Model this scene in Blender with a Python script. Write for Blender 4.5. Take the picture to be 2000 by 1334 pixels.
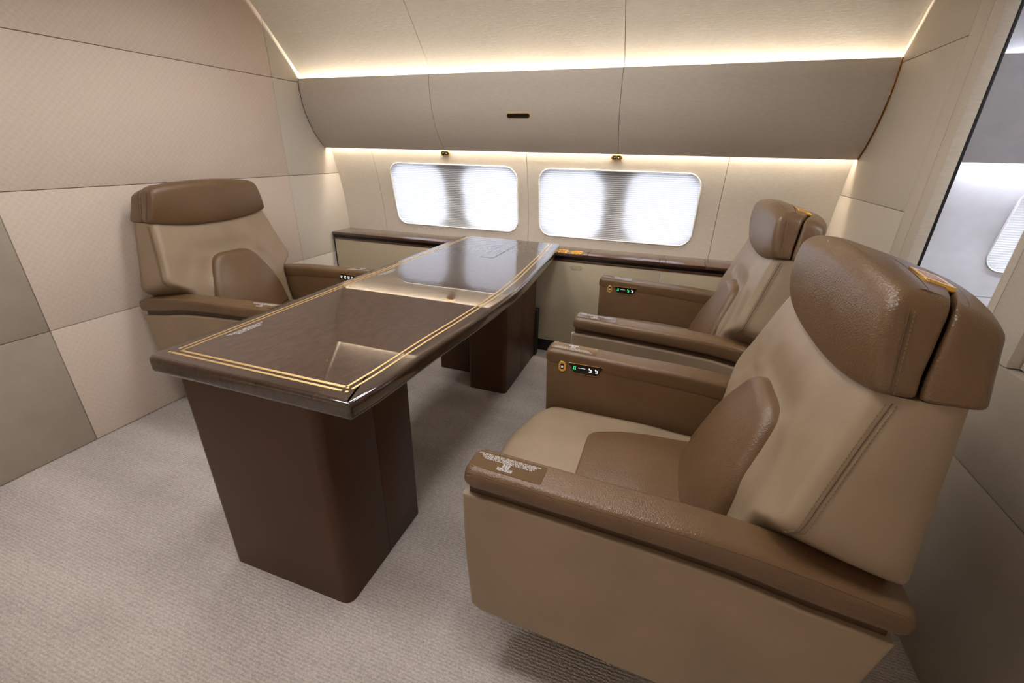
import bpy, bmesh, math, random
from mathutils import Vector, Matrix
random.seed(7)
for o in list(bpy.data.objects): bpy.data.objects.remove(o)
S = bpy.context.scene
C = S.collection

# ------------------------------------------------------------ camera, world, exposure
cd = bpy.data.cameras.new('camera'); cam = bpy.data.objects.new('camera', cd); C.objects.link(cam)
cd.sensor_width = 36.0; cd.lens = 36.0 * 855.62 / 2000.0; cd.clip_start = 0.02
Fw = Vector((-0.30060775, 0.86524317, -0.40123465)); Rt = Vector((0.94154499, 0.33630421, 0.01981186)); Up = Vector((-0.15207898, 0.37182487, 0.91576102))
M = Matrix.Identity(4)
for i in range(3):
    M[i][0] = Rt[i]; M[i][1] = Up[i]; M[i][2] = -Fw[i]
M[0][3], M[1][3], M[2][3] = 0.2502, -0.25228, 1.22521
cam.matrix_world = M
S.camera = cam
w = bpy.data.worlds.new('world'); S.world = w; w.use_nodes = True
w.node_tree.nodes['Background'].inputs[0].default_value = (0.55, 0.65, 0.8, 1); w.node_tree.nodes['Background'].inputs[1].default_value = 0.3
S.view_settings.view_transform = 'Standard'; S.view_settings.look = 'None'
S.view_settings.exposure = 0.85; S.view_settings.gamma = 1.0; S.view_settings.use_curve_mapping = False
UP_LED, LOW_LED, OPP_LED, SPOT_W, PANE, NEXT_LED = 95.0, 31.0, 38.0, 17.5, 1.25, 90.0

# ------------------------------------------------------------ materials
def lin(h):
    h = h.lstrip('#'); r = []
    for i in (0, 2, 4):
        c = int(h[i:i+2], 16) / 255.0
        r.append(c / 12.92 if c <= 0.04045 else ((c + 0.055) / 1.055) ** 2.4)
    return (*r, 1.0)
def base_mat(name):
    m = bpy.data.materials.new(name); m.use_nodes = True
    nt = m.node_tree; return m, nt, nt.nodes['Principled BSDF']
def coords(nt, scale=(1, 1, 1), rot=(0, 0, 0)):
    tc = nt.nodes.new('ShaderNodeTexCoord'); mp = nt.nodes.new('ShaderNodeMapping')
    mp.inputs['Scale'].default_value = scale; mp.inputs['Rotation'].default_value = rot
    nt.links.new(tc.outputs['Object'], mp.inputs['Vector']); return mp.outputs['Vector']
def noise(nt, vec, scale, detail=3.0, rough=0.5):
    n = nt.nodes.new('ShaderNodeTexNoise'); n.inputs['Scale'].default_value = scale
    n.inputs['Detail'].default_value = detail; n.inputs['Roughness'].default_value = rough
    nt.links.new(vec, n.inputs['Vector']); return n.outputs['Fac']
def ramp(nt, fac, c0, c1, p0=0.3, p1=0.7):
    r = nt.nodes.new('ShaderNodeValToRGB'); r.color_ramp.elements[0].color = c0; r.color_ramp.elements[1].color = c1
    r.color_ramp.elements[0].position = p0; r.color_ramp.elements[1].position = p1
    nt.links.new(fac, r.inputs['Fac']); return r.outputs['Color']
def bump(nt, b, h, strength, dist):
    n = nt.nodes.new('ShaderNodeBump'); n.inputs['Strength'].default_value = strength; n.inputs['Distance'].default_value = dist
    nt.links.new(h, n.inputs['Height']); nt.links.new(n.outputs['Normal'], b.inputs['Normal'])
def math_n(nt, op, a, b_=None):
    n = nt.nodes.new('ShaderNodeMath'); n.operation = op
    for i, v in enumerate((a, b_)):
        if v is None: continue
        if isinstance(v, (int, float)): n.inputs[i].default_value = v
        else: nt.links.new(v, n.inputs[i])
    return n.outputs[0]
def mul(c, k): return (c[0]*k, c[1]*k, c[2]*k, 1)
def plain(name, col, rough=0.6, metal=0.0, grain=0.0, gscale=300.0, var=0.06, spec=0.5, coat=0.0):
    m, nt, b = base_mat(name); c = lin(col); v = coords(nt)
    nt.links.new(ramp(nt, noise(nt, v, 9.0, 4), mul(c, 1-var), mul(c, 1+var)), b.inputs['Base Color'])
    b.inputs['Roughness'].default_value = rough; b.inputs['Metallic'].default_value = metal
    b.inputs['Specular IOR Level'].default_value = spec
    b.inputs['Coat Weight'].default_value = coat; b.inputs['Coat Roughness'].default_value = 0.05
    if grain: bump(nt, b, noise(nt, v, gscale, 3), grain, 0.002)
    return m
def leather(name, col, rough=0.42, cell=420.0, strength=0.18, wrinkle=0.25, spec=0.55):
    m, nt, b = base_mat(name); c = lin(col); v = coords(nt)
    nt.links.new(ramp(nt, noise(nt, v, 6.0, 5), mul(c, 0.9), mul(c, 1.1)), b.inputs['Base Color'])
    vo = nt.nodes.new('ShaderNodeTexVoronoi'); vo.inputs['Scale'].default_value = cell; nt.links.new(v, vo.inputs['Vector'])
    h = math_n(nt, 'ADD', math_n(nt, 'MULTIPLY', vo.outputs['Distance'], 0.6), math_n(nt, 'MULTIPLY', noise(nt, coords(nt, (1, 1, 2.2)), 9.0, 3), wrinkle * 8))
    bump(nt, b, h, strength, 0.0022)
    b.inputs['Roughness'].default_value = rough; b.inputs['Specular IOR Level'].default_value = spec
    return m
def fabric(name, col, scale=1.0, strength=0.25, var=0.05):
    # fine brushed sheet covering, streaks run along the cabin
    m, nt, b = base_mat(name); c = lin(col)
    f = noise(nt, coords(nt, (14, 60, 60)), 3.0, 4)
    g = noise(nt, coords(nt, (90, 300, 300)), 3.0, 2)
    nt.links.new(ramp(nt, f, mul(c, 1-var), mul(c, 1+var)), b.inputs['Base Color'])
    bump(nt, b, math_n(nt, 'ADD', f, math_n(nt, 'MULTIPLY', g, 0.5)), strength, 0.002)
    b.inputs['Roughness'].default_value = 0.6; b.inputs['Specular IOR Level'].default_value = 0.3
    return m
def woven(name, col):
    # basket weave: two crossed sine waves in the wall plane
    m, nt, b = base_mat(name); c = lin(col)
    v = coords(nt); sp = nt.nodes.new('ShaderNodeSeparateXYZ'); nt.links.new(v, sp.inputs[0])
    k = 2*math.pi/0.026
    a = math_n(nt, 'SINE', math_n(nt, 'MULTIPLY', sp.outputs[1], k)); d = math_n(nt, 'SINE', math_n(nt, 'MULTIPLY', sp.outputs[2], k))
    wv = math_n(nt, 'MULTIPLY', a, d)
    th = math_n(nt, 'SINE', math_n(nt, 'MULTIPLY', math_n(nt, 'ADD', sp.outputs[1], sp.outputs[2]), k*3))
    f = noise(nt, coords(nt, (1, 1, 1)), 90.0, 4)
    h = math_n(nt, 'ADD', math_n(nt, 'MULTIPLY', wv, 0.45), math_n(nt, 'ADD', math_n(nt, 'MULTIPLY', th, 0.08), math_n(nt, 'MULTIPLY', f, 1.3)))
    nt.links.new(ramp(nt, math_n(nt, 'ADD', math_n(nt, 'MULTIPLY', h, 0.3), 0.3), mul(c, 0.93), mul(c, 1.05), 0.2, 0.8), b.inputs['Base Color'])
    bump(nt, b, h, 0.35, 0.002); b.inputs['Roughness'].default_value = 0.7; b.inputs['Specular IOR Level'].default_value = 0.3
    return m
def carpet(name, col):
    m, nt, b = base_mat(name); c = lin(col)
    v = coords(nt); sp = nt.nodes.new('ShaderNodeSeparateXYZ'); nt.links.new(v, sp.inputs[0])
    wob = noise(nt, v, 40.0, 2)
    y = math_n(nt, 'ADD', sp.outputs[1], math_n(nt, 'MULTIPLY', wob, 0.004))
    rib = math_n(nt, 'SINE', math_n(nt, 'MULTIPLY', y, 2*math.pi/0.0088))
    vo = nt.nodes.new('ShaderNodeTexVoronoi'); vo.inputs['Scale'].default_value = 1.0; nt.links.new(coords(nt, (170, 228, 1)), vo.inputs['Vector'])
    sc = nt.nodes.new('ShaderNodeSeparateColor'); nt.links.new(vo.outputs['Color'], sc.inputs[0])
    loop = noise(nt, coords(nt, (1, 1, 1)), 300.0, 3, 0.7)
    tuft = math_n(nt, 'ADD', math_n(nt, 'MULTIPLY', sc.outputs[0], 0.55), math_n(nt, 'MULTIPLY', math_n(nt, 'SUBTRACT', 0.7, vo.outputs['Distance']), 0.7))
    h = math_n(nt, 'ADD', math_n(nt, 'MULTIPLY', rib, 0.17), math_n(nt, 'ADD', math_n(nt, 'MULTIPLY', tuft, 0.9), math_n(nt, 'MULTIPLY', loop, 0.6)))
    nap = noise(nt, coords(nt, (0.7, 2.6, 1)), 1.6, 2)
    f = math_n(nt, 'ADD', math_n(nt, 'MULTIPLY', math_n(nt, 'ADD', h, -0.75), 0.55), nap)
    nt.links.new(ramp(nt, f, mul(c, 0.70), mul(c, 1.22), 0.15, 0.85), b.inputs['Base Color'])
    bump(nt, b, h, 0.7, 0.004); b.inputs['Roughness'].default_value = 0.95; b.inputs['Specular IOR Level'].default_value = 0.1
    return m
def veneer(name, c0, c1, sc, rot=(0, 0, 0), rough=0.35):
    m, nt, b = base_mat(name)
    v = coords(nt, sc, rot); f = noise(nt, v, 1.0, 6, 0.65)
    nt.links.new(ramp(nt, f, lin(c0), lin(c1), 0.3, 0.72), b.inputs['Base Color'])
    b.inputs['Specular IOR Level'].default_value = 0.15
    b.inputs['Roughness'].default_value = rough; b.inputs['Coat Weight'].default_value = 1.0; b.inputs['Coat Roughness'].default_value = 0.006; b.inputs['Coat IOR'].default_value = 1.7
    return m
def metal(name, col, rough=0.2):
    m, nt, b = base_mat(name); v = coords(nt); c = lin(col)
    nt.links.new(ramp(nt, noise(nt, v, 60.0, 3), mul(c, 0.92), mul(c, 1.0)), b.inputs['Base Color'])
    b.inputs['Metallic'].default_value = 1.0; b.inputs['Roughness'].default_value = rough; return m
def glow(name, col, strength):
    m = bpy.data.materials.new(name); m.use_nodes = True; nt = m.node_tree; nt.nodes.clear()
    e = nt.nodes.new('ShaderNodeEmission'); o = nt.nodes.new('ShaderNodeOutputMaterial')
    e.inputs[0].default_value = lin(col); e.inputs[1].default_value = strength
    nt.links.new(e.outputs[0], o.inputs[0]); return m
def shade_mat(name):
    m = bpy.data.materials.new(name); m.use_nodes = True; nt = m.node_tree; nt.nodes.clear()
    t = nt.nodes.new('ShaderNodeBsdfTranslucent'); d = nt.nodes.new('ShaderNodeBsdfDiffuse'); x = nt.nodes.new('ShaderNodeMixShader'); o = nt.nodes.new('ShaderNodeOutputMaterial')
    t.inputs[0].default_value = (0.86, 0.88, 0.93, 1); d.inputs[0].default_value = (0.8, 0.8, 0.8, 1); x.inputs[0].default_value = 0.5
    nt.links.new(t.outputs[0], x.inputs[1]); nt.links.new(d.outputs[0], x.inputs[2]); nt.links.new(x.outputs[0], o.inputs[0]); return m

MT = dict(
    cream=fabric('cream_covering', '#d0c8bc'), bin=fabric('bin_covering', '#c6beb3', strength=0.15), ceil=fabric('ceiling_covering', '#dad4ca'),
    weave=woven('woven_wall_covering', '#d8c9bc'), taupe=plain('taupe_wall_covering', '#a99e8f', 0.65, grain=0.12), bulk=fabric('bulkhead_covering', '#cac0b1', strength=0.12),
    lower=fabric('lower_panel_covering', '#c0b399', strength=0.1), backing=plain('dark_backing', '#3b322a', 0.8), carpet=carpet('ribbed_carpet', '#ccc3be'),
    tan=leather('tan_leather', '#948069', 0.40, 500, 0.10), brown=leather('brown_leather', '#6b5137', 0.33, 330, 0.42), dkbrown=leather('pedestal_leather', '#4a301d', 0.42, 500, 0.08, 0.0, 0.3),
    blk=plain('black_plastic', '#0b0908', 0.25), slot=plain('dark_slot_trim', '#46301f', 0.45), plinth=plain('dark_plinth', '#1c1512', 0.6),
    wood=veneer('rosewood_veneer', '#1e110a', '#452d1e', (90, 4, 60)), woodn=veneer('rosewood_band', '#1e110a', '#4a3121', (6, 90, 60)), burl=veneer('burl_veneer', '#332118', '#4d372b', (70, 26, 30)),
    ledge=veneer('ledge_veneer', '#3a2318', '#5f3f2e', (12, 120, 60)), gold=metal('polished_gold', '#ffcc66', 0.22), brass=metal('brass_inlay', '#ffe0a4', 0.42), bronze=metal('bronze_edge', '#a8691f', 0.3),
    amber=plain('amber_gold_recess', '#c07a14', 0.3, metal=0.55), white=plain('white_print', '#e8e8e8', 0.5), dark_print=plain('dark_print', '#3a3430', 0.6), frame=plain('white_window_frame', '#f1f1f1', 0.3),
    stitch=plain('brown_thread', '#7b664c', 0.7), seam=plain('dark_seam', '#57442f', 0.7), film=plain('clear_film_on_leather', '#654e36', 0.10, spec=0.6), shade=shade_mat('pleated_shade'), skin=plain('window_cavity', '#3c3c40', 0.8),  # seam is an even dark brown for leather piping and locker joints
    nwhite=plain('white_cabin_panel', '#dddde2', 0.45), rubber=plain('black_rubber', '#0d0c0c', 0.6), hair=plain('hairline_gap', '#1b120d', 0.6),
    warm=glow('warm_led', '#fff1dc', UP_LED), warm2=glow('warm_led_low', '#fff3e2', LOW_LED), warm3=glow('added_led_camera_side', '#fff5ea', OPP_LED), cool=glow('cool_led', '#f1f4ff', NEXT_LED), pane=glow('daylight_pane', '#eef3ff', PANE),
    pane_dim=glow('overcast_pane', '#f2f4fa', 0.8), green=glow('green_icon_light', '#19c46a', 1.2), icon=glow('white_icon_light', '#e6e6ea', 0.7), bulb=glow('downlight_lens', '#fff2e0', 6.0),
)

# ------------------------------------------------------------ mesh helpers
def link(o, parent=None):
    C.objects.link(o)
    if parent is not None: o.parent = parent
    return o
def mesh(name, V, F, m, parent=None, smooth=True, ang=35):
    me = bpy.data.meshes.new(name); me.from_pydata([tuple(v) for v in V], [], F); me.validate(); me.update()
    bm = bmesh.new(); bm.from_mesh(me); bmesh.ops.recalc_face_normals(bm, faces=bm.faces); bm.to_mesh(me); bm.free()
    if smooth:
        me.shade_smooth(); me.set_sharp_from_angle(angle=math.radians(ang))
    me.materials.append(m if not isinstance(m, str) else MT[m])
    return link(bpy.data.objects.new(name, me), parent)
def tag(o, label=None, cat=None, group=None, kind=None):
    if label: o['label'] = label
    if cat: o['category'] = cat
    if group: o['group'] = group
    if kind: o['kind'] = kind
    return o
def thing(name, loc, label, cat, rz=0.0, group=None, kind=None):
    o = bpy.data.objects.new(name, None); link(o); o.empty_display_size = 0.1
    o.location = loc; o.rotation_euler = (0, 0, rz)
    return tag(o, label, cat, group, kind)
def boxVF(x0, x1, y0, y1, z0, z1, r=0.0, seg=2, only=None):
    bm = bmesh.new(); bmesh.ops.create_cube(bm, size=1.0)
    for v in bm.verts: v.co = Vector(((x0+x1)/2 + v.co.x*(x1-x0), (y0+y1)/2 + v.co.y*(y1-y0), (z0+z1)/2 + v.co.z*(z1-z0)))
    if r > 0:
        es = [e for e in bm.edges if only is None or abs((e.verts[0].co - e.verts[1].co).normalized()[only]) > 0.9]
        bmesh.ops.bevel(bm, geom=es, offset=r, segments=seg, profile=0.5, affect='EDGES')
    bm.verts.ensure_lookup_table(); bm.verts.index_update()
    V = [v.co.copy() for v in bm.verts]; F = [[v.index for v in f.verts] for f in bm.faces]; bm.free(); return V, F
def box(name, a, m, parent=None, r=0.003, seg=2, only=None):
    V, F = boxVF(*a, r=r, seg=seg, only=only); return mesh(name, V, F, m, parent)
def merge(parts):
    V, F = [], []
    for v, f in parts:
        n = len(V); V += list(v); F += [[i+n for i in q] for q in f]
    return V, F
def loft(rings, caps=True, closed=True):
    n = len(rings[0]); V = [p for r in rings for p in r]; F = []
    for i in range(len(rings)-1):
        for j in range(n if closed else n-1):
            k = (j+1) % n; F.append([i*n+j, i*n+k, (i+1)*n+k, (i+1)*n+j])
    if caps:
        F.append(list(range(n))[::-1]); F.append([(len(rings)-1)*n+j for j in range(n)])
    return V, F
def roundpoly(P, r, seg=6):
    # rounded polygon; r number or list
    out = []; n = len(P)
    for i in range(n):
        p0, p1, p2 = Vector(P[i-1]), Vector(P[i]), Vector(P[(i+1) % n]); rr = r[i] if isinstance(r, (list, tuple)) else r
        a = (p0-p1); b = (p2-p1); la, lb = a.length, b.length; a.normalize(); b.normalize()
        c = max(-1, min(1, a.dot(b))); th = math.acos(c)
        if rr <= 1e-6 or th > math.pi-0.02: out.append(tuple(p1)); continue
        d = min(rr/math.tan(th/2), la*0.49, lb*0.49); R = d*math.tan(th/2)
        q0, q1 = p1+a*d, p1+b*d; cen = p1 + (a+b).normalized()*(R/math.sin(th/2))
        a0 = math.atan2(q0.y-cen.y, q0.x-cen.x); a1 = math.atan2(q1.y-cen.y, q1.x-cen.x)
        da = (a1-a0+math.pi) % (2*math.pi) - math.pi
        for k in range(seg+1): t = a0+da*k/seg; out.append((cen.x+R*math.cos(t), cen.y+R*math.sin(t)))
    return out
def area(P): return sum(P[i-1][0]*P[i][1]-P[i][0]*P[i-1][1] for i in range(len(P)))/2
def ccw(P): return P if area(P) > 0 else P[::-1]
def densify(P, d):
    o = []
    for i in range(len(P)):
        a, b = Vector(P[i]), Vector(P[(i+1) % len(P)]); n = max(1, int((b-a).length/d + 0.5))
        for k in range(n): o.append(tuple(a+(b-a)*k/n))
    return o
def offset(P, d):
    o = []; n = len(P)
    for i in range(n):
        a, b, c = Vector(P[i-1]), Vector(P[i]), Vector(P[(i+1) % n]); e, f = (b-a), (c-b)
        if e.length < 1e-9: e = f
        if f.length < 1e-9: f = e
        e.normalize(); f.normalize(); n1 = Vector((-e.y, e.x)); n2 = Vector((-f.y, f.x)); m = n1+n2
        if m.length < 1e-6: m = n1
        m.normalize(); k = max(0.5, m.dot(n1)); o.append(tuple(b+m*(d/k)))
    return o
def pillowVF(P, h0, h1, r, r0, fmap, crown=0.0, inner=(0.75, 0.5, 0.25), seg=5, sides=2):
    # inflated slab over outline P; fmap(a, b, h) gives the 3-D point
    P = ccw(P); n = len(P); rings = []
    cx = sum(p[0] for p in P)/n; cy = sum(p[1] for p in P)/n
    for k in range(seg+1):
        t = math.pi/2*(1-k/seg)
        if r0 <= 0 and k < seg: continue
        rings.append((offset(P, r0*(1-math.cos(t))), h0 + r0*(1-math.sin(t))))
    for k in range(1, sides): rings.append((P, h0+r0+(h1-r-h0-r0)*k/sides))
    for k in range(seg+1):
        t = math.pi/2*k/seg; rings.append((offset(P, r*(1-math.cos(t))), h1-r+r*math.sin(t)))
    top = offset(P, r+min(0.004, r*0.4)); rings.append((top, h1))
    for s in inner: rings.append(([(cx+(p[0]-cx)*s, cy+(p[1]-cy)*s) for p in top], h1+crown*(1-s*s)))
    V = []; F = []
    for q, h in rings: V += [fmap(p[0], p[1], h) for p in q]
    for i in range(len(rings)-1):
        for j in range(n): k = (j+1) % n; F.append([i*n+j, i*n+k, (i+1)*n+k, (i+1)*n+j])
    F.append(list(range(n))[::-1]); V.append(fmap(cx, cy, h1+crown)); L = (len(rings)-1)*n
    for j in range(n): F.append([L+j, L+(j+1) % n, len(V)-1])
    return V, F
def pillow(name, P, h0, h1, r, r0, fmap, m, parent=None, **k):
    V, F = pillowVF(P, h0, h1, r, r0, fmap, **k); return mesh(name, V, F, m, parent, ang=60)
XY = lambda a, b, h: (a, b, h)
def tubeVF(path, r, n=6, closed=False):
    path = [Vector(p) for p in path]; rings = []; N = len(path)
    for i, p in enumerate(path):
        t = (path[(i+1) % N if closed else min(i+1, N-1)] - path[i-1 if (closed or i > 0) else 0]).normalized()
        s = Vector((0, 0, 1)) if abs(t.z) < 0.9 else Vector((1, 0, 0)); a = t.cross(s).normalized(); b = t.cross(a)
        rings.append([p + (a*math.cos(2*math.pi*k/n) + b*math.sin(2*math.pi*k/n))*r for k in range(n)])
    if closed: rings.append(rings[0]); return loft(rings, False)
    return loft(rings)
def tube(name, path, r, m, parent=None, n=6, closed=False):
    V, F = tubeVF(path, r, n, closed); return mesh(name, V, F, m, parent, ang=80)
def prism(name, P, axis, a0, a1, m, parent=None, r=0.0):
    # outline P in the two other axes, extruded along axis
    def fm(a, b, h): return {0: (h, a, b), 1: (a, h, b), 2: (a, b, h)}[axis]
    V, F = pillowVF(P, a0, a1, r, r, fm, inner=(0.5,), seg=3) if r > 0 else loft([[fm(p[0], p[1], a0) for p in P], [fm(p[0], p[1], a1) for p in P]])
    return mesh(name, V, F, m, parent)
def strip_profile(name, prof, x0, x1, m, parent=None, thick=0.012, out=1, nx=2):
    # sheet whose section (y, z) runs along the cabin, given thickness away from the room
    n = len(prof); rings = []
    back = offset_open(prof, thick*out)
    sec = list(prof) + back[::-1]
    for k in range(nx+1): x = x0+(x1-x0)*k/nx; rings.append([(x, y, z) for y, z in sec])
    V, F = loft(rings); return mesh(name, V, F, m, parent)
def offset_open(P, d):
    o = []
    for i in range(len(P)):
        a = Vector(P[max(0, i-1)]); b = Vector(P[min(len(P)-1, i+1)]); e = (b-a).normalized(); o.append((P[i][0]-e.y*d, P[i][1]+e.x*d))
    return o
def interp(x, xs, ys):
    if xs[0] > xs[-1]: xs, ys = xs[::-1], ys[::-1]
    if x <= xs[0]: return ys[0]
    for i in range(len(xs)-1):
        if x <= xs[i+1]: return ys[i]+(ys[i+1]-ys[i])*(x-xs[i])/(xs[i+1]-xs[i])
    return ys[-1]
def spline(P, n):
    # Catmull-Rom through P
    P = [Vector(p) for p in P]; o = []
    for i in range(len(P)-1):
        p0, p1, p2, p3 = P[max(0, i-1)], P[i], P[i+1], P[min(len(P)-1, i+2)]
        for k in range(n):
            t = k/n; o.append(tuple(0.5*((2*p1)+(p2-p0)*t+(2*p0-5*p1+4*p2-p3)*t*t+(3*p1-p0-3*p2+p3)*t**3)))
    o.append(tuple(P[-1])); return o
def text(name, body, size, m, parent, loc, right, up, align='CENTER', space=1.0):
    cu = bpy.data.curves.new(name, 'FONT'); cu.body = body; cu.size = size; cu.align_x = align; cu.align_y = 'CENTER'; cu.space_line = space; cu.resolution_u = 1
    ob = bpy.data.objects.new(name, cu); C.objects.link(ob); bpy.context.view_layer.update()
    me = bpy.data.meshes.new_from_object(ob.evaluated_get(bpy.context.evaluated_depsgraph_get()))
    bpy.data.objects.remove(ob); bpy.data.curves.remove(cu)
    r, u = Vector(right).normalized(), Vector(up).normalized(); nn = r.cross(u); L = Vector(loc)
    for v in me.vertices: v.co = L + r*v.co.x + u*v.co.y
    me.materials.clear(); me.materials.append(MT[m]); return link(bpy.data.objects.new(name, me), parent)

XL, XR = -2.019, 1.024
YC = 0.75                                   # cabin centre line, for the side behind the camera
Z1, Z2, Z3 = 1.575, 1.05, 0.524
# ------------------------------------------------------------ floor
fl = box('floor', (-2.12, 3.4, -1.15, 2.62, -0.06, 0.0), 'carpet', r=0); tag(fl, kind='structure')

# ------------------------------------------------------------ left wall: covered panels over a dark backing
wl = box('wall_left', (-2.10, -2.036, -1.15, 2.62, 0, 2.3), 'backing', r=0); tag(wl, kind='structure')
cols = [(-1.12, 0.657, 'taupe'), (0.657, 2.008, 'weave'), (2.008, 2.60, 'cream')]
rows = [(0.002, Z3), (Z3, Z2), (Z2, Z1), (Z1, 2.28)]
for y0, y1, m in cols:
    for z0, z1 in rows:
        o = box('wall_panel', (-2.038, XL, y0+0.0012, y1-0.0012, z0+0.0012, z1-0.0012), m, wl, r=0.0015)

# ------------------------------------------------------------ right bulkhead with the doorway to the next cabin
wr = box('wall_right', (1.036, 1.052, 1.594, 2.60, 0, 2.28), 'backing', r=0); tag(wr, kind='structure')
for z0, z1 in ((0.002, Z2), (Z2, Z1), (Z1, 2.28)):
    box('wall_panel', (XR, 1.04, 1.735, 2.60, z0+0.001, z1-0.001), 'bulk', wr, r=0.0012)
box('wall_panel', (XR, 1.04, 1.655, 1.7335, 0.002, 2.28), 'bulk', wr, r=0.0005)
box('door_jamb', (XR, 1.058, 1.591, 1.6545, 0.0, 2.28), 'bulk', wr, r=0.0025)
box('door_gasket', (1.0585, 1.068, 1.594, 1.66, 0.0, 2.28), 'rubber', wr, r=0.001)
wd = box('wall_right_aisle', (1.062, 1.09, -1.12, 1.10, 0, 2.28), 'backing', r=0); tag(wd, kind='structure')
box('door_jamb', (XR, 1.075, 1.096, 1.125, 0, 2.28), 'bulk', wd, r=0.002)
box('wall_panel', (XR, 1.062, 0.978, 1.0945, 0.788, 2.28), 'bulk', wd, r=0.002)
box('wall_panel', (1.048, 1.062, -1.1, 0.976, 0.79, 2.28), 'bulk', wd, r=0.002)
box('wall_panel', (XR, 1.062, -1.1, 1.0945, 0.528, 0.786), 'taupe', wd, r=0.003)
box('wall_panel', (XR, 1.062, -1.1, 1.0945, 0.002, 0.525), 'taupe', wd, r=0.003)

# ------------------------------------------------------------ ceiling
half = [(2.365, 1.478), (2.231, 1.612), (2.066, 1.793), (1.943, 1.918), (1.80, 2.020), (1.62, 2.092), (1.35, 2.145), (1.05, 2.158)]
arch = spline(half + [(2*YC-y, z) for y, z in half[::-1]], 3)
cg = thing('ceiling', (0, 0, 0), None, None, kind='structure')
SEAM = [XL, -1.118, -0.073, XR]
for a, b in zip(SEAM[:-1], SEAM[1:]):
    strip_profile('ceiling_panel', arch, a+0.0015, b-0.0015, 'ceil', cg, 0.015, -1)
strip_profile('ceiling_backing', offset_open(arch, -0.0155), XL-0.05, XR+0.03, 'backing', cg, 0.01, -1)

# ------------------------------------------------------------ window wall: one covered panel per bay, opening cut in two of them
WP = [(0.60, 2.513), (0.665, 2.511), (0.866, 2.497), (1.047, 2.462), (1.212, 2.418), (1.36, 2.372)]
WPs = spline([(z, y) for z, y in WP], 6)
def wy(z): return interp(z, [p[0] for p in WPs], [p[1] for p in WPs])
ww = thing('wall_window', (0, 0, 0), None, None, kind='structure')
def solid_panel(x0, x1, m, parent, zz0=0.60, zz1=1.36):
    zs = [zz0+(zz1-zz0)*k/18 for k in range(19)]
    return strip_profile('wall_panel', [(wy(z), z) for z in zs], x0, x1, m, parent, 0.014, -1)
def rrect(cx, cz, hw, hh, r, seg=10): return roundpoly([(cx-hw, cz-hh), (cx+hw, cz-hh), (cx+hw, cz+hh), (cx-hw, cz+hh)], r, seg)
def holed_panel(x0, x1, win, m, parent, z0=0.60, z1=1.36):
    cx, cz, hw, hh, r = win
    H = densify(ccw(rrect(cx, cz, hw, hh, r)), 0.03)
    H = [h for i, h in enumerate(H) if (Vector(h)-Vector(H[i-1])).length > 1e-5]
    def cast(p):
        dx, dz = p[0]-cx, p[1]-cz; t = min([(x1-cx)/dx if dx > 1e-9 else 1e9, (x0-cx)/dx if dx < -1e-9 else 1e9, (z1-cz)/dz if dz > 1e-9 else 1e9, (z0-cz)/dz if dz < -1e-9 else 1e9]); return [cx+dx*t, cz+dz*t]
    O = [cast(p) for p in H]
    for c in ((x0, z0), (x1, z0), (x1, z1), (x0, z1)):
        i = min(range(len(O)), key=lambda i: (O[i][0]-c[0])**2+(O[i][1]-c[1])**2); O[i] = list(c)
    rings = []; N = 10
    rings.append([(p[0], wy(p[1])+0.016, p[1]) for p in H])
    for k in range(N+1):
        t = k/N; rings.append([(h[0]+(o[0]-h[0])*t, wy(h[1]+(o[1]-h[1])*t), h[1]+(o[1]-h[1])*t) for h, o in zip(H, O)])
    rings.append([(o[0], wy(o[1])+0.016, o[1]) for o in O])
    V, F = loft(rings, caps=False); return mesh('wall_panel', V, F, m, parent, ang=40)
WIN = [(-1.134, 0.929, 0.454, 0.202, 0.075), (-0.084, 0.926, 0.459, 0.202, 0.075)]
def gap(a, b): return a+0.0012, b-0.0012
WS = [XL, -1.695, -0.614, 0.484, XR]
solid_panel(*gap(WS[0], WS[1]), 'cream', ww)
holed_panel(*gap(WS[1], WS[2]), WIN[0], 'cream', ww); holed_panel(*gap(WS[2], WS[3]), WIN[1], 'cream', ww)
solid_panel(*gap(WS[3], WS[4]), 'cream', ww)
for a, b in ((XL, WIN[0][0]-0.50), (WIN[0][0]+0.50, WIN[1][0]-0.50), (WIN[1][0]+0.50, XR)):
    zs = [0.60+0.76*k/10 for k in range(11)]; strip_profile('wall_backing', [(wy(z)+0.0165, z) for z in zs], a, b, 'backing', ww, 0.004, -1)
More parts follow.
